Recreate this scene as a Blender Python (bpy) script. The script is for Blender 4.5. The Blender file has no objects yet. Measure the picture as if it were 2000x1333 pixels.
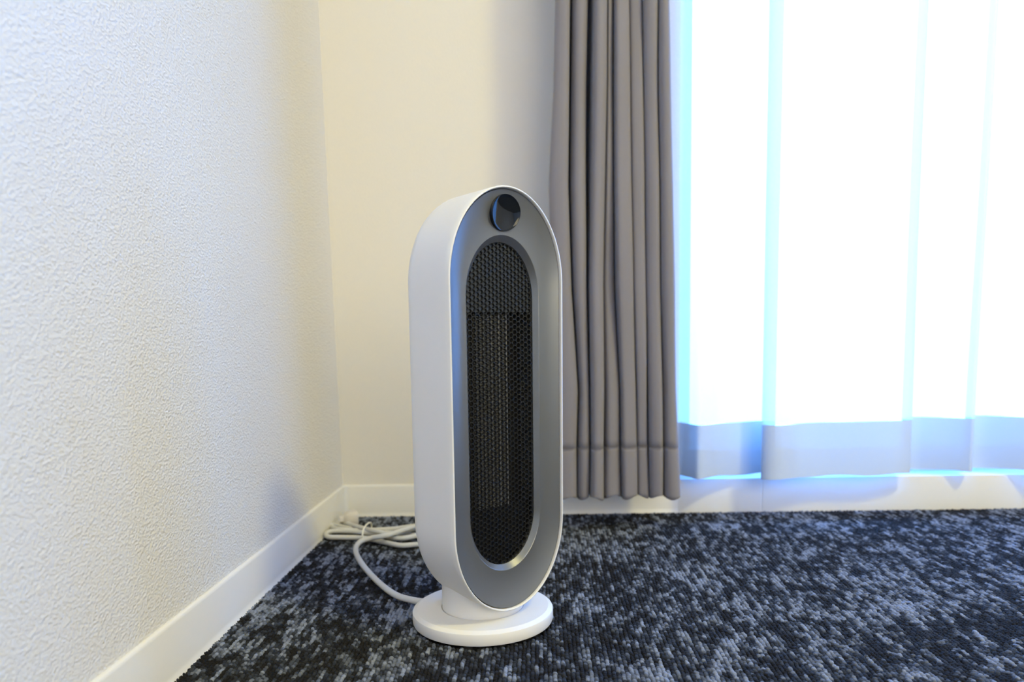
import bpy, bmesh, math, random
import numpy as np
from mathutils import Vector, Matrix

random.seed(7)
rng = np.random.default_rng(7)
SC = bpy.context.scene
COL = SC.collection

# ------------------------------------------------------------------ camera
CAM = np.array([0.3904, -1.4233, 0.35])
RIGHT = np.array([0.99913178, 0.03544364, -0.02189591])
UP = np.array([0.01735222, 0.12377555, 0.99215851])
FWD = np.array([-0.03787589, 0.99167704, -0.12305306])
FPX, PX, PY = 1449.58, 1000.0, 830.35
cd = bpy.data.cameras.new('camera')
cam = bpy.data.objects.new('camera', cd)
COL.objects.link(cam)
cam.matrix_world = Matrix(((RIGHT[0], UP[0], -FWD[0], CAM[0]),
                           (RIGHT[1], UP[1], -FWD[1], CAM[1]),
                           (RIGHT[2], UP[2], -FWD[2], CAM[2]),
                           (0, 0, 0, 1)))
cd.sensor_width = 36.0
cd.sensor_fit = 'HORIZONTAL'
cd.lens = FPX * 36.0 / 2000.0
cd.shift_y = (PY - 666.5) / 2000.0
cd.clip_start = 0.02
cd.dof.use_dof = True
cd.dof.focus_distance = 0.86
cd.dof.aperture_fstop = 4.0
SC.camera = cam


def at(x, y, axis, v):
    """world point where the sight line of photo pixel (x, y) meets the plane axis = v"""
    d = FWD + (x - PX) / FPX * RIGHT - (y - PY) / FPX * UP
    return CAM + d * (v - CAM[axis]) / d[axis]


# ------------------------------------------------------------------ world, lights, exposure
W = bpy.data.worlds.new('daylight')
SC.world = W
W.use_nodes = True
wn = W.node_tree.nodes
wl = W.node_tree.links
bg = wn['Background']
tc = wn.new('ShaderNodeTexCoord')
sx = wn.new('ShaderNodeSeparateXYZ')
rp = wn.new('ShaderNodeValToRGB')
wl.new(tc.outputs['Generated'], sx.inputs[0])
mr0 = wn.new('ShaderNodeMapRange')          # hazy horizon: ground to sky
mr0.inputs['From Min'].default_value = -0.40
mr0.inputs['From Max'].default_value = 0.28
wl.new(sx.outputs['Z'], mr0.inputs[0])
wl.new(mr0.outputs[0], rp.inputs[0])
wl.new(rp.outputs[0], bg.inputs[0])
rp.color_ramp.elements[0].position = 0.0
rp.color_ramp.elements[0].color = (0.026, 0.18, 0.58, 1)
rp.color_ramp.elements[1].position = 1.0
rp.color_ramp.elements[1].color = (0.097, 0.34, 1.0, 1)
bg.inputs[1].default_value = 31.0

wlamp = bpy.data.lights.new('window_daylight', 'AREA')
wlamp.shape = 'RECTANGLE'
wlamp.size, wlamp.size_y = 1.75, 2.0
wlamp.cycles.is_portal = True
wlo = bpy.data.objects.new('window_daylight', wlamp)
COL.objects.link(wlo)
wlo.location = (1.56, 0.16, 1.06)
wlo.rotation_euler = (math.radians(-90), 0, 0)   # faces into the room (-Y)

cl = bpy.data.lights.new('ceiling_lamp', 'AREA')
cl.shape = 'DISK'
cl.size = 0.36
cl.energy = 46
cl.color = (1.0, 0.86, 0.30)
clo = bpy.data.objects.new('ceiling_lamp', cl)
COL.objects.link(clo)
clo.location = (1.70, -1.62, 2.32)

rl = bpy.data.lights.new('rear_fill_light', 'AREA')   # added warm fill from behind the camera; no window is there
rl.shape = 'RECTANGLE'
rl.size, rl.size_y = 1.8, 1.3
rl.energy = 40
rl.color = (1.0, 0.85, 0.52)
rlo = bpy.data.objects.new('rear_fill_light', rl)
COL.objects.link(rlo)
rlo.location = (1.7, -3.38, 1.35)
rlo.rotation_euler = (math.radians(90), 0, 0)

SC.view_settings.view_transform = 'Standard'
SC.view_settings.look = 'None'
SC.view_settings.exposure = 0.0
SC.view_settings.gamma = 1.0
SC.view_settings.use_curve_mapping = False
SC.cycles.max_bounces = 8
SC.cycles.diffuse_bounces = 4
SC.cycles.glossy_bounces = 4
SC.cycles.transparent_max_bounces = 16
SC.cycles.caustics_reflective = False
SC.cycles.caustics_refractive = False
SC.cycles.sample_clamp_indirect = 8.0


# ------------------------------------------------------------------ materials
def mat(name, color, rough=0.5, metal=0.0, spec=0.5, coat=0.0):
    m = bpy.data.materials.new(name)
    m.use_nodes = True
    b = m.node_tree.nodes['Principled BSDF']
    b.inputs['Base Color'].default_value = (*color, 1)
    b.inputs['Roughness'].default_value = rough
    b.inputs['Metallic'].default_value = metal
    b.inputs['Specular IOR Level'].default_value = spec
    b.inputs['Coat Weight'].default_value = coat
    return m


def add_bump(m, scale, strength, dist, detail=3.0, stretch=(1, 1, 1), second=None):
    n, l = m.node_tree.nodes, m.node_tree.links
    b = n['Principled BSDF']
    t = n.new('ShaderNodeTexCoord')
    mp = n.new('ShaderNodeMapping')
    mp.inputs['Scale'].default_value = stretch
    no = n.new('ShaderNodeTexNoise')
    no.inputs['Scale'].default_value = scale
    no.inputs['Detail'].default_value = detail
    bu = n.new('ShaderNodeBump')
    bu.inputs['Strength'].default_value = strength
    bu.inputs['Distance'].default_value = dist
    l.new(t.outputs['Object'], mp.inputs[0])
    l.new(mp.outputs[0], no.inputs[0])
    h = no.outputs[0]
    if second:
        vo = n.new('ShaderNodeTexVoronoi')
        vo.inputs['Scale'].default_value = second
        l.new(mp.outputs[0], vo.inputs[0])
        mx = n.new('ShaderNodeMath')
        mx.operation = 'ADD'
        l.new(no.outputs[0], mx.inputs[0])
        l.new(vo.outputs['Distance'], mx.inputs[1])
        h = mx.outputs[0]
    l.new(h, bu.inputs['Height'])
    l.new(bu.outputs[0], b.inputs['Normal'])
    return m


M = {}
M['paper'] = add_bump(mat('embossed_wallpaper', (0.80, 0.775, 0.72), 0.85, spec=0.2),
                      290, 0.66, 0.0013, 4.0, (1, 1, 1.3), second=280)
M['paper_back'] = add_bump(mat('woven_wallpaper', (0.80, 0.765, 0.69), 0.85, spec=0.2),
                           420, 0.30, 0.0010, 2.0, (1, 1, 0.35))
M['skirt'] = add_bump(mat('vinyl_skirting', (0.80, 0.785, 0.735), 0.45, spec=0.3), 60, 0.05, 0.0005)
M['ceil'] = add_bump(mat('ceiling_paper', (0.8, 0.78, 0.74), 0.9), 150, 0.3, 0.001)
M['sill'] = add_bump(mat('white_sill', (0.79, 0.79, 0.765), 0.4, spec=0.3), 40, 0.04, 0.0005)
M['frame'] = add_bump(mat('white_window_frame', (0.75, 0.77, 0.78), 0.35), 40, 0.04, 0.0005)
M['white'] = add_bump(mat('white_plastic', (0.765, 0.755, 0.735), 0.42, spec=0.4), 900, 0.05, 0.0001)
M['silver'] = add_bump(mat('silver_paint', (0.195, 0.202, 0.205), 0.34, metal=0.6), 1500, 0.05, 0.0001)
M['black'] = add_bump(mat('black_plastic', (0.011, 0.012, 0.015), 0.36, spec=0.45), 900, 0.05, 0.0001)
M['slate'] = add_bump(mat('slate_plastic', (0.11, 0.135, 0.175), 0.5), 900, 0.05, 0.0001)
M['pit'] = add_bump(mat('dark_cavity', (0.006, 0.006, 0.008), 0.7), 900, 0.05, 0.0001)
M['fin'] = add_bump(mat('aluminium_fins', (0.42, 0.42, 0.40), 0.45, metal=0.5), 500, 0.2, 0.0002)
M['ceramic'] = add_bump(mat('dark_ceramic', (0.035, 0.035, 0.035), 0.5), 500, 0.2, 0.0002)
M['lens'] = mat('dark_glossy_lens', (0.006, 0.008, 0.012), 0.05, spec=0.4)
add_bump(M['lens'], 60, 0.015, 0.0006)
M['cord'] = add_bump(mat('grey_cord_rubber', (0.62, 0.62, 0.60), 0.5), 600, 0.1, 0.0002)
M['plug'] = add_bump(mat('beige_plug', (0.66, 0.62, 0.56), 0.45), 600, 0.1, 0.0002)
M['tie'] = add_bump(mat('white_tie', (0.82, 0.80, 0.70), 0.4), 600, 0.1, 0.0002)
M['brass'] = add_bump(mat('plug_metal', (0.7, 0.66, 0.5), 0.25, metal=1.0), 600, 0.05, 0.0001)


def fabric(name, color):
    m = mat(name, color, 0.85, spec=0.15)
    n, l = m.node_tree.nodes, m.node_tree.links
    b = n['Principled BSDF']
    b.inputs['Sheen Weight'].default_value = 0.25
    t = n.new('ShaderNodeTexCoord')
    w1 = n.new('ShaderNodeTexWave')
    w1.bands_direction = 'Z'
    w1.inputs['Scale'].default_value = 260
    w1.inputs['Distortion'].default_value = 1.5
    no = n.new('ShaderNodeTexNoise')
    no.inputs['Scale'].default_value = 500
    ad = n.new('ShaderNodeMath')
    bu = n.new('ShaderNodeBump')
    bu.inputs['Strength'].default_value = 0.25
    bu.inputs['Distance'].default_value = 0.0006
    l.new(t.outputs['Object'], w1.inputs[0])
    l.new(t.outputs['Object'], no.inputs[0])
    l.new(w1.outputs['Fac'], ad.inputs[0])
    l.new(no.outputs[0], ad.inputs[1])
    l.new(ad.outputs[0], bu.inputs['Height'])
    l.new(bu.outputs[0], b.inputs['Normal'])
    return m


M['drape'] = fabric('grey_drape', (0.25, 0.236, 0.258))


def sheer_mat(name, clear, solid, vary):
    m = bpy.data.materials.new(name)
    m.use_nodes = True
    n, l = m.node_tree.nodes, m.node_tree.links
    n.remove(n['Principled BSDF'])
    out = n['Material Output']
    tr = n.new('ShaderNodeBsdfTransparent')
    tl = n.new('ShaderNodeBsdfTranslucent')
    df = n.new('ShaderNodeBsdfDiffuse')
    tl.inputs[0].default_value = (0.86, 0.88, 0.90, 1)
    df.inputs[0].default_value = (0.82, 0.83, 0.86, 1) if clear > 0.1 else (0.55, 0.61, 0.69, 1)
    m1 = n.new('ShaderNodeMixShader')
    m1.inputs[0].default_value = solid
    m2 = n.new('ShaderNodeMixShader')
    # fine woven voile: the open share varies with the weave
    t = n.new('ShaderNodeTexCoord')
    no = n.new('ShaderNodeTexNoise')
    no.inputs['Scale'].default_value = 300
    mr = n.new('ShaderNodeMapRange')
    mr.inputs['To Min'].default_value = 1 - clear - vary
    mr.inputs['To Max'].default_value = 1 - clear + vary
    l.new(t.outputs['Object'], no.inputs[0])
    l.new(no.outputs[0], mr.inputs[0])
    l.new(tl.outputs[0], m1.inputs[1])
    l.new(df.outputs[0], m1.inputs[2])
    l.new(mr.outputs[0], m2.inputs[0])
    l.new(tr.outputs[0], m2.inputs[1])
    l.new(m1.outputs[0], m2.inputs[2])
    l.new(m2.outputs[0], out.inputs[0])
    return m


M['sheer'] = sheer_mat('white_voile', 0.38, 0.34, 0.03)
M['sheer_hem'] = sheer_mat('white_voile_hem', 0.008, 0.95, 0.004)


def glass_mat():
    m = bpy.data.materials.new('window_glass')
    m.use_nodes = True
    n, l = m.node_tree.nodes, m.node_tree.links
    n.remove(n['Principled BSDF'])
    tr = n.new('ShaderNodeBsdfTransparent')
    tr.inputs[0].default_value = (0.94, 0.98, 0.98, 1)
    gl = n.new('ShaderNodeBsdfGlossy')
    gl.inputs['Roughness'].default_value = 0.02
    fr = n.new('ShaderNodeFresnel')
    fr.inputs[0].default_value = 1.3
    mx = n.new('ShaderNodeMixShader')
    l.new(fr.outputs[0], mx.inputs[0])
    l.new(tr.outputs[0], mx.inputs[1])
    l.new(gl.outputs[0], mx.inputs[2])
    l.new(mx.outputs[0], n['Material Output'].inputs[0])
    return m


M['glass'] = glass_mat()


def carpet_mat():
    m = mat('loop_pile_carpet', (0.05, 0.05, 0.05), 0.9, spec=0.15)
    n, l = m.node_tree.nodes, m.node_tree.links
    b = n['Principled BSDF']
    at_ = n.new('ShaderNodeAttribute')
    at_.attribute_name = 'yarn'
    r = n.new('ShaderNodeValToRGB')
    r.color_ramp.elements[0].color = (0.010, 0.010, 0.012, 1)
    r.color_ramp.elements[0].position = 0.0
    r.color_ramp.elements[1].color = (0.225, 0.255, 0.32, 1)
    r.color_ramp.elements[1].position = 1.0
    e = r.color_ramp.elements.new(0.45)
    e.color = (0.032, 0.038, 0.052, 1)
    l.new(at_.outputs['Fac'], r.inputs[0])
    t = n.new('ShaderNodeTexCoord')
    no = n.new('ShaderNodeTexNoise')
    no.inputs['Scale'].default_value = 900
    bu = n.new('ShaderNodeBump')
    bu.inputs['Strength'].default_value = 0.6
    bu.inputs['Distance'].default_value = 0.0008
    l.new(t.outputs['Object'], no.inputs[0])
    l.new(no.outputs[0], bu.inputs['Height'])
    l.new(bu.outputs[0], b.inputs['Normal'])
    l.new(r.outputs[0], b.inputs['Base Color'])
    return m


M['carpet'] = carpet_mat()


def floor_mat():
    m = mat('carpet_backing', (0.03, 0.03, 0.033), 0.95, spec=0.1)
    n, l = m.node_tree.nodes, m.node_tree.links
    t = n.new('ShaderNodeTexCoord')
    mp = n.new('ShaderNodeMapping')
    mp.inputs['Scale'].default_value = (1, 0.35, 1)
    no = n.new('ShaderNodeTexNoise')
    no.inputs['Scale'].default_value = 120
    no.inputs['Detail'].default_value = 4
    r = n.new('ShaderNodeValToRGB')
    r.color_ramp.elements[0].position = 0.45
    r.color_ramp.elements[0].color = (0.010, 0.010, 0.012, 1)
    r.color_ramp.elements[1].position = 0.62
    r.color_ramp.elements[1].color = (0.11, 0.11, 0.115, 1)
    l.new(t.outputs['Object'], mp.inputs[0])
    l.new(mp.outputs[0], no.inputs[0])
    l.new(no.outputs[0], r.inputs[0])
    l.new(r.outputs[0], n['Principled BSDF'].inputs['Base Color'])
    return m


M['floor'] = floor_mat()


# ------------------------------------------------------------------ helpers
def mesh_obj(name, verts, faces, m, parent=None, smooth=True, sharp=None):
    me = bpy.data.meshes.new(name)
    me.from_pydata([tuple(map(float, v)) for v in verts], [], faces)
    me.update()
    me.materials.append(m)
    if smooth:
        me.polygons.foreach_set('use_smooth', [True] * len(me.polygons))
        if sharp:
            me.set_sharp_from_angle(angle=math.radians(sharp))
    o = bpy.data.objects.new(name, me)
    COL.objects.link(o)
    if parent:
        o.parent = parent
    return o


def bm_obj(name, bm, m, parent=None, smooth=False, sharp=None):
    bmesh.ops.recalc_face_normals(bm, faces=bm.faces)
    me = bpy.data.meshes.new(name)
    bm.to_mesh(me)
    bm.free()
    me.materials.append(m)
    if smooth:
        me.polygons.foreach_set('use_smooth', [True] * len(me.polygons))
        if sharp:
            me.set_sharp_from_angle(angle=math.radians(sharp))
    o = bpy.data.objects.new(name, me)
    COL.objects.link(o)
    if parent:
        o.parent = parent
    return o


def add_box(bm, x0, x1, y0, y1, z0, z1, bev=0.0):
    vs = [bm.verts.new((x, y, z)) for x in (x0, x1) for y in (y0, y1) for z in (z0, z1)]
    fs = [(0, 1, 3, 2), (4, 6, 7, 5), (0, 4, 5, 1), (2, 3, 7, 6), (0, 2, 6, 4), (1, 5, 7, 3)]
    nf = [bm.faces.new([vs[i] for i in f]) for f in fs]
    if bev:
        es = list({e for f in nf for e in f.edges})
        bmesh.ops.bevel(bm, geom=es, offset=bev, segments=3, affect='EDGES', profile=0.6)


def box(name, b, m, parent=None, bev=0.0, kind=None):
    bm = bmesh.new()
    add_box(bm, *b, bev)
    o = bm_obj(name, bm, m, parent, smooth=bool(bev), sharp=50 if bev else None)
    if kind:
        o['kind'] = kind
    return o


def lathe(name, prof, m, parent=None, seg=96, sharp=40, loc=(0, 0, 0)):
    verts, faces = [], []
    n = len(prof)
    for i in range(seg):
        a = 2 * math.pi * i / seg
        for r, z in prof:
            verts.append((r * math.cos(a) + loc[0], r * math.sin(a) + loc[1], z + loc[2]))
    for i in range(seg):
        j = (i + 1) % seg
        for k in range(n - 1):
            faces.append((i * n + k, j * n + k, j * n + k + 1, i * n + k + 1))
    o = mesh_obj(name, verts, faces, m, parent, True, sharp)
    bm = bmesh.new()
    bm.from_mesh(o.data)
    bmesh.ops.remove_doubles(bm, verts=bm.verts, dist=1e-6)
    bmesh.ops.recalc_face_normals(bm, faces=bm.faces)
    bm.to_mesh(o.data)
    bm.free()
    return o


def catmull(pts, sub=10):
    P = [np.array(p, float) for p in pts]
    P = [2 * P[0] - P[1]] + P + [2 * P[-1] - P[-2]]
    out = []
    for i in range(1, len(P) - 2):
        p0, p1, p2, p3 = P[i - 1:i + 3]
        for k in range(sub):
            t = k / sub
            out.append(0.5 * ((2 * p1) + (-p0 + p2) * t + (2 * p0 - 5 * p1 + 4 * p2 - p3) * t * t
                              + (-p0 + 3 * p1 - 3 * p2 + p3) * t ** 3))
    out.append(P[-2])
    return out


def tube_data(path, rad, seg=14):
    verts, faces = [], []
    up = np.array([0, 0, 1.0])
    n = len(path)
    for i, p in enumerate(path):
        a = path[max(0, i - 1)]
        b = path[min(n - 1, i + 1)]
        t = (b - a) / (np.linalg.norm(b - a) + 1e-12)
        s = np.cross(t, up)
        if np.linalg.norm(s) < 1e-3:
            s = np.array([1.0, 0, 0])
        s /= np.linalg.norm(s)
        u = np.cross(s, t)
        for k in range(seg):
            q = 2 * math.pi * k / seg
            verts.append(p + rad * (math.cos(q) * s + math.sin(q) * u))
    for i in range(n - 1):
        for k in range(seg):
            j = (k + 1) % seg
            faces.append((i * seg + k, i * seg + j, (i + 1) * seg + j, (i + 1) * seg + k))
    faces.append(tuple(range(seg))[::-1])
    faces.append(tuple((n - 1) * seg + k for k in range(seg)))
    return verts, faces


# ------------------------------------------------------------------ the room
RX, RY, RZ = 3.4, -3.4, 2.4
SILL_L, SILL_R, SILL_H, WIN_T = 0.655, 2.45, 0.0625, 2.06
box('floor', (-0.12, RX + 0.12, RY - 0.12, 0.16, -0.10, -0.0062), M['floor'], kind='structure')
box('ceiling', (-0.12, RX + 0.12, RY - 0.12, 0.16, RZ, RZ + 0.1), M['ceil'], kind='structure')
box('wall_left', (-0.12, 0, RY - 0.12, 0.16, -0.0062, RZ), M['paper'], kind='structure')
box('wall_right', (RX, RX + 0.12, RY - 0.12, 0.16, -0.0062, RZ), M['paper'], kind='structure')
box('wall_rear', (0, RX, RY - 0.12, RY, -0.0062, RZ), M['paper_back'], kind='structure')
bm = bmesh.new()
add_box(bm, 0, SILL_L, 0, 0.16, -0.0062, RZ)
add_box(bm, SILL_R, RX, 0, 0.16, -0.0062, RZ)
add_box(bm, SILL_L, SILL_R, 0, 0.16, WIN_T, RZ)
o = bm_obj('wall_back', bm, M['paper_back'])
o['kind'] = 'structure'


def skirting(name, p0, p1, nrm, h=0.0594, th=0.0045, m=None):
    """soft skirting strip with a rounded top edge, from p0 to p1 along a wall"""
    prof = [(0.0, h), (0.0012, h), (0.0026, h - 0.0006), (0.0036, h - 0.0018), (th, h - 0.0042),
            (th, 0.006), (th + 0.0008, 0.002), (th + 0.003, -0.003), (0, -0.003)]
    verts = []
    for p in (p0, p1):
        for d, z in prof:
            verts.append((p[0] + nrm[0] * d, p[1] + nrm[1] * d, z))
    n = len(prof)
    faces = [(k, k + 1, n + k + 1, n + k) for k in range(n - 1)]
    faces += [tuple(range(n))[::-1], tuple(n + k for k in range(n))]
    o = mesh_obj(name, verts, faces, m or M['skirt'], None, True, 35)
    o['kind'] = 'structure'
    return o


skirting('baseboard_left', (0, RY), (0, -0.012), (1, 0))
skirting('baseboard_back', (0.012, 0), (SILL_L, 0), (0, -1))
skirting('baseboard_right', (RX, 0), (RX, RY), (-1, 0))
skirting('baseboard_rear', (RX - .005, RY), (0.005, RY), (0, 1))
# the moulded corner piece between the two skirtings
bm = bmesh.new()
prev = None
for k in range(9):
    a = math.pi / 2 * k / 8
    # inside corner, small radius
    cx, cy, r = 0.013, -0.013, 0.0085
    x, y = cx - r * math.cos(a), cy + r * math.sin(a)
    ring = [bm.verts.new((x, y, -0.003)), bm.verts.new((x, y, 0.0572)),
            bm.verts.new((x - 0.0035 * math.cos(a), y + 0.0035 * math.sin(a), 0.0598)),
            bm.verts.new((0.0, 0.0, 0.0598))]
    if prev:
        for i in range(3):
            if i == 2:
                bm.faces.new((prev[2], ring[2], ring[3]))
            else:
                bm.faces.new((prev[i], ring[i], ring[i + 1], prev[i + 1]))
    prev = ring
bmesh.ops.remove_doubles(bm, verts=bm.verts, dist=1e-6)
o = bm_obj('trim_1', bm, M['skirt'], None, True, 50)
o['kind'] = 'structure'
# raised window sill: front board in two lengths, the ledge on top
JX = at(1490, 985, 1, -0.008)[0]
for nm, a, b in (('trim_2', SILL_L, JX), ('trim_3', JX, SILL_R)):
    box(nm, (a, b, -0.0045, 0.155, -0.0062, SILL_H), M['sill'], bev=0.0011, kind='structure')

# window: a white frame with two sliding sashes and their panes
wf = bpy.data.objects.new('window_1', None)
COL.objects.link(wf)
wf.location = (0, 0, 0)
wf['kind'] = 'structure'
bm = bmesh.new()
add_box(bm, SILL_L, SILL_L + 0.020, 0.07, 0.15, SILL_H, WIN_T)
add_box(bm, SILL_R - 0.020, SILL_R, 0.07, 0.15, SILL_H, WIN_T)
add_box(bm, SILL_L, SILL_R, 0.07, 0.15, WIN_T - 0.035, WIN_T)
add_box(bm, SILL_L, SILL_R, 0.07, 0.15, SILL_H, SILL_H + 0.022)
bm_obj('window_frame', bm, M['frame'], wf)
mid = (SILL_L + SILL_R) / 2
for (x0, x1, yc) in ((SILL_L + 0.020, mid + 0.02, 0.095), (mid - 0.02, SILL_R - 0.020, 0.125)):
    z0, z1, s = SILL_H + 0.022, WIN_T - 0.035, 0.018
    bm = bmesh.new()
    add_box(bm, x0, x0 + s, yc - 0.012, yc + 0.012, z0, z1)
    add_box(bm, x1 - s, x1, yc - 0.012, yc + 0.012, z0, z1)
    add_box(bm, x0, x1, yc - 0.012, yc + 0.012, z0, z0 + s)
    add_box(bm, x0, x1, yc - 0.012, yc + 0.012, z1 - s, z1)
    sash = bm_obj('sash', bm, M['frame'], wf)
    bm = bmesh.new()
    add_box(bm, x0 + s, x1 - s, yc - 0.0005, yc + 0.0005, z0 + s, z1 - s)
    bm_obj('pane', bm, M['glass'], sash)

# ------------------------------------------------------------------ carpet pile (loops in rows along y)
def vnoise(x, y, sxx, syy, seed):
    r = np.random.default_rng(seed)
    G = r.random((256, 256))
    u, v = x / sxx + 50, y / syy + 50
    i, j = np.floor(u).astype(int), np.floor(v).astype(int)
    fu, fv = u - i, v - j
    fu, fv = fu * fu * (3 - 2 * fu), fv * fv * (3 - 2 * fv)
    g = lambda a, b: G[a % 256, b % 256]
    return (g(i, j) * (1 - fu) + g(i + 1, j) * fu) * (1 - fv) + (g(i, j + 1) * (1 - fu) + g(i + 1, j + 1) * fu) * fv


def carpet():
    px, py = 0.0047, 0.0046
    xs = np.arange(0.0065, 1.62, px)
    ys = np.arange(-1.05, -0.005, py)
    X, Y = np.meshgrid(xs, ys, indexing='ij')
    Y = Y + (rng.random((len(xs), 1)) - 0.5) * py + (rng.random(X.shape) - .5) * 0.0014
    X = X + (rng.random(X.shape) - .5) * 0.0010
    X, Y = X.ravel(), Y.ravel()
    k = (Y < -0.0115) & (np.hypot(X - 0.3159, Y + 0.5441) > 0.0835)
    X, Y = X[k], Y[k]
    n = len(X)
    big = vnoise(X, Y, 0.075, 0.085, 1) * .6 + vnoise(X, Y, 0.032, 0.05, 2) * .4
    mid = vnoise(X, Y, 0.0085, 0.022, 3)
    fine = vnoise(X, Y, 0.0047, 0.010, 4)
    row = np.round(X / px).astype(int)
    streak = vnoise(row * 1.0, Y, 0.5, 0.017, 5)         # yarn changes along each row on its own
    v = (big - .5) * 0.85 + (mid - .5) * 0.75 + (fine - .5) * 0.4 + (streak - .5) * 0.95 + (rng.random(n) - .5) * .6
    yarn = np.clip(0.40 + v * 0.95, 0, 1)
    H = 0.0042 + rng.random(n) * 0.0014 + yarn * 0.0004
    rx, ry = 0.0026 * (0.9 + .25 * rng.random(n)), 0.0033 * (0.85 + .35 * rng.random(n))
    # template: dome with 3 rings of 7 + top
    ring = 7
    lv = [(0.92, 0.0), (1.0, 0.52), (0.66, 0.86)]
    T, Z = [], []
    for r_, z_ in lv:
        for q in range(ring):
            a = 2 * math.pi * q / ring
            T.append((r_ * math.cos(a), r_ * math.sin(a)))
            Z.append(z_)
    T.append((0, 0))
    Z.append(1.0)
    T, Z = np.array(T), np.array(Z)
    nv = len(T)
    rot = rng.random(n) * 6.28
    lean = (rng.random((n, 2)) - .5) * 0.0014
    c, s = np.cos(rot * .12), np.sin(rot * .12)
    tx = T[None, :, 0] * rx[:, None]
    ty = T[None, :, 1] * ry[:, None]
    VX = X[:, None] + tx * c[:, None] - ty * s[:, None] + lean[:, :1] * Z[None]
    VY = Y[:, None] + tx * s[:, None] + ty * c[:, None] + lean[:, 1:] * Z[None]
    VZ = -0.0062 + H[:, None] * Z[None]
    V = np.stack([VX, VY, VZ], -1).reshape(-1, 3)
    quads = []
    for L in range(2):
        for q in range(ring):
            p = (q + 1) % ring
            quads.append((L * ring + q, L * ring + p, (L + 1) * ring + p, (L + 1) * ring + q))
    tris = [(2 * ring + q, 2 * ring + (q + 1) % ring, 3 * ring) for q in range(ring)]
    Q = (np.array(quads)[None] + (np.arange(n) * nv)[:, None, None]).reshape(-1)
    Tt = (np.array(tris)[None] + (np.arange(n) * nv)[:, None, None]).reshape(-1)
    nq, nt = n * len(quads), n * len(tris)
    me = bpy.data.meshes.new('carpet')
    me.vertices.add(len(V))
    me.vertices.foreach_set('co', V.astype(np.float32).ravel())
    me.loops.add(nq * 4 + nt * 3)
    me.loops.foreach_set('vertex_index', np.concatenate([Q, Tt]).astype(np.int32))
    me.polygons.add(nq + nt)
    me.polygons.foreach_set('loop_start', np.concatenate([np.arange(nq) * 4, nq * 4 + np.arange(nt) * 3]).astype(np.int32))
    me.polygons.foreach_set('use_smooth', np.ones(nq + nt, bool))
    me.update(calc_edges=True)
    me.validate()
    a = me.attributes.new('yarn', 'FLOAT', 'POINT')
    a.data.foreach_set('value', np.repeat(yarn, nv).astype(np.float32))
    me.materials.append(M['carpet'])
    o = bpy.data.objects.new('carpet', me)
    COL.objects.link(o)
    o['kind'] = 'stuff'
    o['label'] = 'charcoal loop pile carpet flecked with light grey yarn, covering the floor'
    o['category'] = 'carpet'


carpet()

# ------------------------------------------------------------------ heater
HB = np.array([0.3159, -0.5441])     # foot centre on the floor
PHI = 0.6935
NRM = np.array([math.sin(PHI), -math.cos(PHI)])   # facing
SID = np.array([math.cos(PHI), math.sin(PHI)])
LEAN = (0.0099, -0.0014)
heater = bpy.data.objects.new('tower_heater', None)
COL.objects.link(heater)
heater.location = (HB[0], HB[1], 0)
heater['label'] = 'white upright ceramic heater with silver oval front on a round base on the carpet'
heater['category'] = 'heater'


def hp(u, d, z):
    """heater coordinates (side, forward, up) to the heater Empty's space"""
    return (NRM[0] * d + SID[0] * u + LEAN[0] * z, NRM[1] * d + SID[1] * u + LEAN[1] * z, z)


NA = 36


def oval(a, h, zb, zt, d, dfun=None):
    pts = []
    for k in range(NA + 1):
        t = math.pi * k / NA
        pts.append((a * math.cos(t), zt - h + h * math.sin(t)))
    NS = 16
    zl0, zl1 = zt - h, zb + h
    for k in range(1, NS):
        pts.append((-a, zl0 + (zl1 - zl0) * k / NS))
    for k in range(NA + 1):
        t = math.pi * k / NA
        pts.append((-a * math.cos(t), zb + h - h * math.sin(t)))
    for k in range(1, NS):
        pts.append((a, zl1 + (zl0 - zl1) * k / NS))
    return [hp(u, d, z) for u, z in pts]


A0, H0, ZB0, ZT0, D0 = 0.079, 0.103, 0.0284, 0.5092, 0.0609


def inset(s, d):
    return oval(A0 - s, H0 - s, ZB0 + s, ZT0 - s, d)


def loft(name, rings, m, parent, sharp=35, cap_last=False):
    verts, faces = [], []
    n = len(rings[0])
    for r in rings:
        verts += r
    for i in range(len(rings) - 1):
        for k in range(n):
            j = (k + 1) % n
            faces.append((i * n + k, (i + 1) * n + k, (i + 1) * n + j, i * n + j))
    if cap_last:
        faces.append(tuple((len(rings) - 1) * n + k for k in range(n)))
    return mesh_obj(name, verts, faces, m, parent, True, sharp)


rings = [inset(0.0030, D0 - 0.010), inset(0.0024, D0 - 0.0012), inset(0.0020, D0 - 0.0003),
         inset(0.0014, D0), inset(0.0006, D0 - 0.0003), inset(0.0, D0 - 0.0012)]
for k in range(1, 9):
    rings.append(inset(0.0, D0 - 0.0012 + (-0.0143 - D0) * k / 8))
RB = 0.034
for k in range(1, 13):
    b = math.pi / 2 * k / 12
    rings.append(inset(RB * (1 - math.cos(b)), -0.0143 - RB * math.sin(b)))
rings.append(inset(0.055, -0.0143 - RB - 0.0008))
loft('housing', rings, M['white'], heater, 40, True)

# silver dished front panel from the rim to the inner ring, then the step down to the grille
RA, RH, RZB, RZT, RD = 0.0512, 0.0665, 0.0745, 0.4578, D0 - 0.0105
GA, GH, GZB, GZT, GD = 0.0462, 0.0610, 0.0805, 0.4505, D0 - 0.0175
PR = []
a1, h1, b1, t1, d1 = A0 - 0.0037, H0 - 0.0037, ZB0 + 0.0037, ZT0 - 0.0037, D0 - 0.0022
PR.append(oval(a1, h1, b1, t1, d1 - 0.004))
PR.append(oval(a1, h1, b1, t1, d1 - 0.0004))


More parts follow.
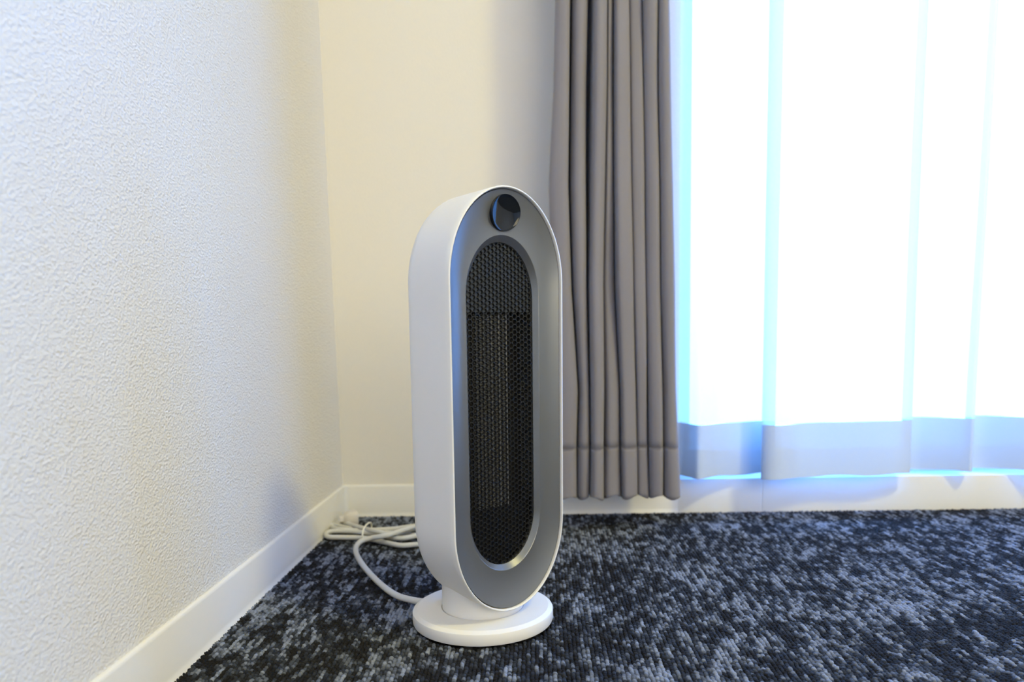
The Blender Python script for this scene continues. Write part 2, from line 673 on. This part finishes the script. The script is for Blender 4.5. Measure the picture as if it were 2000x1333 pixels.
def panel(s):
    f = 1 - (1 - s) ** 1.75
    g = lambda p, q: p + (q - p) * s
    return g(a1, RA), g(h1, RH), g(b1, RZB), g(t1, RZT), d1 - 0.0007 + (RD - d1 + 0.0007) * f


for k in range(13):
    PR.append(oval(*panel(k / 12)))
PR.append(oval(RA - 0.0006, RH - 0.0006, RZB + 0.0006, RZT - 0.0006, RD - 0.0004))
loft('front_panel', PR, M['silver'], heater, 30)
BV = []
for k in range(5):
    s = k / 4
    g = lambda p, q: p + (q - p) * s
    BV.append(oval(g(RA - .0006, GA), g(RH - .0006, GH), g(RZB + .0006, GZB), g(RZT - .0006, GZT), g(RD - 0.0004, GD + 0.001)))
BV.append(oval(GA, GH, GZB, GZT, GD - 0.006))
loft('inner_bezel', BV, M['silver'], heater, 30)


# hexagonal grille clipped to the oval
def grille():
    pitch = 0.00600            # between hole centres vertically
    cx = pitch * math.sqrt(3) / 2
    R = pitch / math.sqrt(3)   # hexagon circumradius of a cell
    th = 0.0026
    bm = bmesh.new()
    a, h, zb, zt = GA, GH, GZB, GZT

    def inside(u, z, m=0.0):
        if abs(u) > a + m:
            return False
        if z > zt - h:
            return (u / (a + m)) ** 2 + ((z - zt + h) / (h + m)) ** 2 <= 1
        if z < zb + h:
            return (u / (a + m)) ** 2 + ((z - zb - h) / (h + m)) ** 2 <= 1
        return True
    cols = int(a / cx) + 2
    rows = int((zt - zb) / pitch) + 3
    vf, faces = [], []
    key = {}

    def vert(u, d, z):
        k_ = (round(u * 2e5), round(d * 2e5), round(z * 2e5))
        if k_ not in key:
            key[k_] = len(vf)
            vf.append(hp(u, d, z))
        return key[k_]
    for i in range(-cols, cols + 1):
        for j in range(rows):
            u0 = i * cx
            z0 = zb - pitch + j * pitch + (pitch / 2 if i % 2 else 0)
            if not inside(u0, z0, 0.0024):
                continue
            O, I1, I2, I3 = [], [], [], []
            for q in range(6):
                t = math.pi / 3 * q
                c, s = math.cos(t), math.sin(t)
                O.append(vert(u0 + R * c, GD, z0 + R * s))
                I1.append(vert(u0 + R * .87 * c, GD, z0 + R * .87 * s))
                I2.append(vert(u0 + R * .80 * c, GD - 0.0006, z0 + R * .80 * s))
                I3.append(vert(u0 + R * .74 * c, GD - th, z0 + R * .74 * s))
            for q in range(6):
                p = (q + 1) % 6
                faces.append((O[q], O[p], I1[p], I1[q]))
                faces.append((I1[q], I1[p], I2[p], I2[q]))
                faces.append((I2[q], I2[p], I3[p], I3[q]))
    o = mesh_obj('grille', vf, faces, M['black'], heater, False)
    return o


grille()


# what shows behind the grille: upper and lower baffles, the cavity and the heating element
def slab(name, z0, z1, d0, d1_, m, u0=-0.050, u1=0.050, th=0.003):
    vs = [hp(u, d, z) for (z, d) in ((z0, d0), (z1, d1_)) for u in (u0, u1)]
    vs += [hp(u, d - th, z) for (z, d) in ((z0, d0), (z1, d1_)) for u in (u0, u1)]
    fs = [(0, 1, 3, 2), (4, 6, 7, 5), (0, 4, 5, 1), (2, 3, 7, 6), (0, 2, 6, 4), (1, 5, 7, 3)]
    return mesh_obj(name, vs, fs, m, heater, False)


slab('upper_baffle', 0.3735, 0.460, GD - 0.0042, GD - 0.0042, M['slate'])
slab('lower_baffle', 0.070, 0.150, GD - 0.0075, GD - 0.0105, M['black'])
bm = bmesh.new()
EU0, EU1, EZ0, EZ1, ED = -0.030, 0.016, 0.146, 0.372, GD - 0.0095
# ceramic bars and the fin stacks between them
verts, faces = [], []


def addb(u0, u1, d0_, d1_, z0, z1):
    b = len(verts)
    for u in (u0, u1):
        for d in (d0_, d1_):
            for z in (z0, z1):
                verts.append(hp(u, d, z))
    for f in [(0, 1, 3, 2), (4, 6, 7, 5), (0, 4, 5, 1), (2, 3, 7, 6), (0, 2, 6, 4), (1, 5, 7, 3)]:
        faces.append(tuple(b + i for i in f))


NB = 4
wbar = 0.0024
gap = (EU1 - EU0 - wbar) / NB
for i in range(NB + 1):
    u = EU0 + i * gap
    addb(u, u + wbar, ED - 0.010, ED + 0.0006, EZ0, EZ1)
mesh_obj('ceramic_bars', verts, faces, M['fin'], heater, False)
verts, faces = [], []
z = EZ0 + 0.002
kk = 0
while z < EZ1 - 0.002:
    for i in range(NB):
        u = EU0 + i * gap + wbar
        addb(u, u + gap - wbar, ED - 0.009, ED - 0.0004, z + (0.0008 if i % 2 else 0), z + 0.0006 + (0.0008 if i % 2 else 0))
    z += 0.0019
mesh_obj('heating_fins', verts, faces, M['fin'], heater, False)
slab('inner_cavity', 0.145, 0.380, GD - 0.030, GD - 0.030, M['pit'])

# round glossy lens let into the top of the silver panel
LS = 0.56
pz0, pz1 = panel(0.45), panel(0.72)
z_a, d_a, z_b, d_b = pz0[3], pz0[4], pz1[3], pz1[4]
lz = 0.4815
ld = np.interp(lz, [z_b, z_a], [d_b, d_a])
tl = Vector(hp(0, d_a, z_a)) - Vector(hp(0, d_b, z_b))
tl.normalize()
side = Vector((SID[0], SID[1], 0))
nn = side.cross(tl)
if nn.dot(Vector((NRM[0], NRM[1], 0))) < 0:
    nn = -nn
nn.normalize()
LR = 0.0198
c0 = Vector(hp(0, ld, lz)) + nn * 0.0024
verts, faces = [], []
prof = [(1.0, -0.004), (1.0, -0.0002), (0.985, 0.0001), (0.96, -0.0001)] + \
       [(0.94 * (1 - k / 9), -0.0004 - 0.0013 * math.sin(k / 9 * math.pi / 2)) for k in range(9)]
SG = 64
for r_, hgt in prof:
    for q in range(SG):
        t = 2 * math.pi * q / SG
        verts.append(tuple(c0 + side * (LR * r_ * math.cos(t)) + tl * (LR * r_ * math.sin(t)) + nn * (hgt + 0.0022 * (r_ * math.cos(t)) ** 2 + 0.0006 * r_ * r_)))
for i in range(len(prof) - 1):
    for q in range(SG):
        p = (q + 1) % SG
        faces.append((i * SG + q, i * SG + p, (i + 1) * SG + p, (i + 1) * SG + q))
faces.append(tuple((len(prof) - 1) * SG + q for q in range(SG)))
o = mesh_obj('sensor_lens', verts, faces, M['lens'], heater, True, 40)
o['label'] = 'glossy dark round lens'

# foot disc and swivel neck
BR, BZ = 0.0862, 0.0178
lathe('base', [(0.0, 0.0), (BR - 0.004, 0.0), (BR - 0.0008, 0.0012), (BR, 0.003), (BR, BZ - 0.0042),
               (BR - 0.0005, BZ - 0.0030), (BR - 0.0048, BZ - 0.0004), (BR - 0.0056, BZ),
               (0.0520, BZ + 0.0006), (0.0508, BZ + 0.0004), (0.0506, BZ - 0.0015), (0.0, BZ - 0.0015)],
      M['white'], heater, 128, 25)
lathe('neck', [(0.0, BZ - 0.001), (0.0499, BZ - 0.001), (0.0499, BZ + 0.0008), (0.0496, 0.030),
               (0.0494, 0.0450), (0.0490, 0.0530), (0.0, 0.0532)],
      M['white'], heater, 96, 30)

# power cord: out of the back of the foot, a loop, then the tied bundle against the skirting
cr = 0.0043
C = []


def fl(x, y, z):
    p = at(x, y, 2, z)
    C.append((p[0] - HB[0], p[1] - HB[1], z))


C.append((-0.074, 0.030, 0.0105))
fl(806, 1173, 0.0085)
fl(771, 1162, 0.0055)
fl(737, 1136, 0.0045)
fl(709, 1105, 0.0045)
fl(695, 1078, 0.0060)
fl(702, 1060, 0.0090)
fl(724, 1052, 0.013)
fl(757, 1046, 0.019)
fl(803, 1031, 0.022)
fl(840, 1018, 0.018)
fl(868, 1020, 0.0100)
fl(872, 1042, 0.0050)
fl(850, 1060, 0.0045)
fl(806, 1065, 0.0045)
fl(780, 1066, 0.0045)
fl(747, 1059, 0.0045)
fl(712, 1052, 0.0045)
fl(665, 1050.5, 0.0045)
fl(644, 1050, 0.0045)
fl(637, 1045, 0.0055)
fl(643, 1039.5, 0.0065)
fl(665, 1038.5, 0.0075)
fl(700, 1040, 0.010)
fl(740, 1045, 0.0105)
fl(778, 1052, 0.0105)
fl(806, 1049, 0.0100)
fl(840, 1040, 0.0060)
fl(848, 1032, 0.0045)
fl(835, 1026, 0.0045)
fl(803, 1029, 0.0060)
fl(768, 1034, 0.0080)
fl(730, 1036, 0.0110)
fl(700, 1037, 0.0080)
fl(666, 1035, 0.0100)
fl(650, 1031, 0.0070)
fl(647, 1027, 0.0045)
fl(658, 1027, 0.0045)
fl(678, 1032, 0.0060)
fl(705, 1036, 0.0045)
fl(750, 1041, 0.0045)
fl(806, 1046, 0.0045)
fl(845, 1050, 0.0045)
fl(880, 1036, 0.0045)
fl(868, 1022, 0.0045)
fl(820, 1030, 0.0110)
fl(770, 1044, 0.0165)
fl(735, 1039, 0.0175)
fl(700, 1030, 0.0130)
fl(680, 1024, 0.0085)
fl(669, 1020.5, 0.0075)
path = [np.array([q[0], q[1], max(q[2], 0.0046)]) for q in catmull(C, 8)]
v, f = tube_data(path, cr, 14)
cord = mesh_obj('power_cord', v, f, M['cord'], heater, True, 60)
cord['label'] = 'pale grey power cord looped and bundled behind'
# twist tie around the strands
p = at(718, 1044, 2, 0.010)
tp = []
for k in range(33):
    t = 2 * math.pi * k / 32
    tp.append(np.array([p[0] - HB[0] + 0.0008 * math.sin(2 * t), p[1] - HB[1] - 0.002 + 0.034 * math.cos(t),
                        0.0150 + 0.0130 * math.sin(t)]))
v, f = tube_data(tp, 0.0014, 8)
mesh_obj('cord_tie', v, f, M['tie'], heater, True, 60)
# plug: moulded body with a strain relief and two flat blades, lying in the corner
pc = at(685, 1014, 2, 0.014)
pc2 = at(669, 1021, 2, 0.009)
plug_c = Vector((pc[0] - HB[0], pc[1] - HB[1], 0.0155))
dirv = Vector((pc[0] - pc2[0], pc[1] - pc2[1], 0.0)).normalized()
sv = Vector((-dirv.y, dirv.x, 0))
verts, faces = [], []
secs = [(-0.021, 0.0045, 0.0045), (-0.014, 0.0052, 0.0052), (-0.011, 0.0085, 0.0075), (-0.006, 0.0125, 0.0100), (0.006, 0.0130, 0.0108),
        (0.0115, 0.0122, 0.0100), (0.0125, 0.0105, 0.0085)]
sg = 24
for (t, w, h_) in secs:
    for q in range(sg):
        a = 2 * math.pi * q / sg
        ca, sa = math.cos(a), math.sin(a)
        ex = 0.6
        uu = math.copysign(abs(ca) ** ex, ca) * w
        vv = math.copysign(abs(sa) ** ex, sa) * h_
        verts.append(tuple(plug_c + dirv * t + sv * (uu * 1.15) + Vector((0, 0, vv * 1.35))))
for i in range(len(secs) - 1):
    for q in range(sg):
        p_ = (q + 1) % sg
        faces.append((i * sg + q, i * sg + p_, (i + 1) * sg + p_, (i + 1) * sg + q))
faces.append(tuple(range(sg))[::-1])
faces.append(tuple((len(secs) - 1) * sg + q for q in range(sg)))
plug = mesh_obj('plug', verts, faces, M['plug'], cord, True, 45)
bm = bmesh.new()


# ------------------------------------------------------------------ grey curtain
def grey_curtain():
    rows_img = [0, 180, 360, 560, 760, 880, 970]
    # photo x of: left edge, the valleys between the folds, right edge, at each row
    V = {0: (1085, 1116, 1154, 1186, 1199, 1229, 1256, 1284, 1305),
         180: (1081, 1114, 1151, 1185, 1199, 1231, 1258, 1285, 1308),
         360: (1072, 1112, 1149, 1182, 1200, 1233, 1261, 1288, 1313),
         560: (1076, 1118, 1148, 1178, 1203, 1237, 1262, 1290, 1317),
         760: (1083, 1130, 1152, 1181, 1212, 1243, 1265, 1294, 1320),
         880: (1085, 1127, 1153, 1180, 1213, 1245, 1267, 1295, 1324),
         970: (1083, 1127, 1152, 1179, 1215, 1246, 1269, 1295, 1327)}
    GAP = {0: (6, 11, 2, 3, 2, 2, 2), 180: (6, 12, 2, 3, 2, 2, 2), 360: (6, 10, 2, 3, 2, 2, 2),
           560: (5, 6, 2, 3, 2, 2, 2), 760: (4, 4, 4, 3, 3, 4, 4), 880: (4, 4, 5, 4, 3, 4, 4),
           970: (3, 3, 3, 3, 3, 3, 4)}
    off = [-0.006, 0.0, -0.012, 0.008, -0.004, 0.004, -0.004, -0.008]
    Y0 = -0.115
    zrow = [at(1200, r, 1, Y0)[2] for r in rows_img]
    wx = [[at(x, r, 1, Y0 - 0.012)[0] for x in V[r]] for r in rows_img]
    gp = [[g / 1110.0 for g in GAP[r]] for r in rows_img]
    zr = np.array(zrow)[::-1]
    wx = np.array(wx)[::-1]
    gp = np.array(gp)[::-1]

    def prof(z, bulge=0.0):
        xs = [np.interp(z, zr, wx[:, k]) for k in range(wx.shape[1])]
        gs = [np.interp(z, zr, gp[:, k]) for k in range(gp.shape[1])]
        nf = len(xs) - 1
        pts = []
        for k in range(nf):
            gl = gs[k - 1] / 2 if k else 0
            gr = gs[k] / 2 if k < nf - 1 else 0
            a, b = xs[k] + gl, xs[k + 1] - gr
            w = b - a
            wob = 0.0035 * math.sin(z * 7 + k * 1.7) + 0.002 * math.sin(z * 17 + k * 2.3)
            y0 = Y0 + off[k] + wob
            A = 0.016 + 0.2 * w
            n = 15
            for i in range(n):
                t = math.pi * i / (n - 1)
                c = math.cos(t)
                xx = (a + b) / 2 - w / 2 * math.copysign(abs(c) ** 0.8, c)
                skew = 0.0025 * math.sin(t * 2 + k)
                pts.append((xx, y0 - (A + bulge) * math.sin(t) ** 0.62 + skew))
            if k < nf - 1:
                m = xs[k + 1]
                pts.append((b + gr * 0.3, Y0 + 0.018))
                back = 0.036 + 2.5 * (gl_ := gs[k])
                pts.append((m - 0.0012, Y0 + back))
                pts.append((m + 0.0012, Y0 + back))
                pts.append((xs[k + 1] + gr * 0.7, Y0 + 0.018))
        return pts
    zbot = at(1200, 974, 1, Y0 - 0.02)[2]
    zseam = at(1200, 876, 1, Y0 - 0.02)[2]
    ztop = 2.12

    def sheet(name, z0, z1, nz, parent, bulge=0.0, th=0.0012, wavy=False):
        verts, faces = [], []
        for j in range(nz + 1):
            z = z0 + (z1 - z0) * j / nz
            pf = prof(z, bulge * math.sin(math.pi * min(1, max(0, (j + .8) / (nz + .8)))) ** .5)
            for i, (x, y) in enumerate(pf):
                zz = z
                if j == 0 and wavy:
                    zz = z + 0.0035 * math.sin(x * 160) - 0.05 * (y - Y0)
                verts.append((x, y, zz))
        n = len(pf)
        for j in range(nz):
            for i in range(n - 1):
                faces.append((j * n + i, j * n + i + 1, (j + 1) * n + i + 1, (j + 1) * n + i))
        o = mesh_obj(name, verts, faces, M['drape'], parent, True)
        s = o.modifiers.new('thickness', 'SOLIDIFY')
        s.thickness = th
        s.offset = 0
        return o
    root = bpy.data.objects.new('grey_curtain', None)
    COL.objects.link(root)
    root['label'] = 'grey blackout curtain drawn into tight vertical folds beside the window'
    root['category'] = 'curtain'
    sheet('curtain_cloth', zseam - 0.002, ztop, 120, root)
    sheet('hem', zbot, zseam, 14, root, 0.0008, 0.0018, True)
    # stitched seam line above the hem
    pf = prof(zseam, 0.0012)
    path = [np.array([x, y - 0.0006, zseam]) for x, y in pf]
    v, f = tube_data(path, 0.0006, 6)
    mesh_obj('hem_seam', v, f, M['drape'], root, True)


grey_curtain()


# ------------------------------------------------------------------ sheer curtain
def sheer_curtain():
    # photo x along the hem, and the depth of the cloth there
    P = [(1262, -0.030), (1290, -0.034), (1312, -0.020), (1328, -0.012), (1345, -0.030), (1363, -0.045), (1384, -0.036),
         (1405, -0.020), (1440, -0.006), (1475, 0.006), (1500, 0.010), (1512, 0.000), (1500, -0.020), (1486, -0.045),
         (1500, -0.062), (1524, -0.067), (1545, -0.056), (1568, -0.038), (1610, -0.031), (1650, -0.030), (1700, -0.029),
         (1745, -0.026), (1772, -0.020), (1778, -0.013), (1770, -0.004), (1758, 0.010), (1762, 0.024), (1788, 0.027),
         (1815, 0.018), (1850, 0.004), (1885, -0.012), (1896, -0.016), (1899, -0.008), (1890, 0.010), (1880, 0.026),
         (1892, 0.034), (1915, 0.032), (1950, 0.016), (1995, -0.006), (2040, -0.026), (2075, -0.040), (2100, -0.030), (2120, -0.010)]
    W_ = []
    for x, y in P:
        y -= 0.018 * min(1.0, max(0.0, (x - 1335) / 30.0))
        q = at(x, 915, 1, y)
        W_.append((q[0], q[1], 0))
    x = W_[-1][0]
    k = 0
    while x < 2.42:
        x += 0.035
        k += 1
        W_.append((x, -0.012 + 0.032 * math.sin(k * 1.35), 0))
    path = catmull(W_, 6)
    z0, z1, zt = 0.0738, 0.1742, 2.12

    def row(z):
        out = []
        s = z / zt
        for q in path:
            amp = 1 - 0.25 * s
            dx = 0.006 * math.sin(z * 2.1 + q[0] * 9) * s
            dy = 0.004 * math.sin(z * 3.3 + q[0] * 23)
            out.append((q[0] + dx, -0.015 + (q[1] + 0.015) * amp + dy * min(1, z * 2), z))
        return out

    def sheet(name, za, zb, nz, m, parent, oy=0.0):
        verts, faces = [], []
        for j in range(nz + 1):
            z = za + (zb - za) * j / nz
            for (x_, y_, z_) in row(z):
                verts.append((x_, y_ + oy, z_ + (0.0015 * math.sin(x_ * 55) if j == 0 else 0)))
        n = len(path)
        for j in range(nz):
            for i in range(n - 1):
                faces.append((j * n + i, j * n + i + 1, (j + 1) * n + i + 1, (j + 1) * n + i))
        return mesh_obj(name, verts, faces, m, parent, True)
    root = bpy.data.objects.new('sheer_curtain', None)
    COL.objects.link(root)
    root['label'] = 'white sheer curtain glowing with daylight, hanging over the window to the low sill'
    root['category'] = 'curtain'
    sheet('voile', z1, zt, 60, M['sheer'], root)
    sheet('hem', z0, z1, 8, M['sheer_hem'], root)


sheer_curtain()
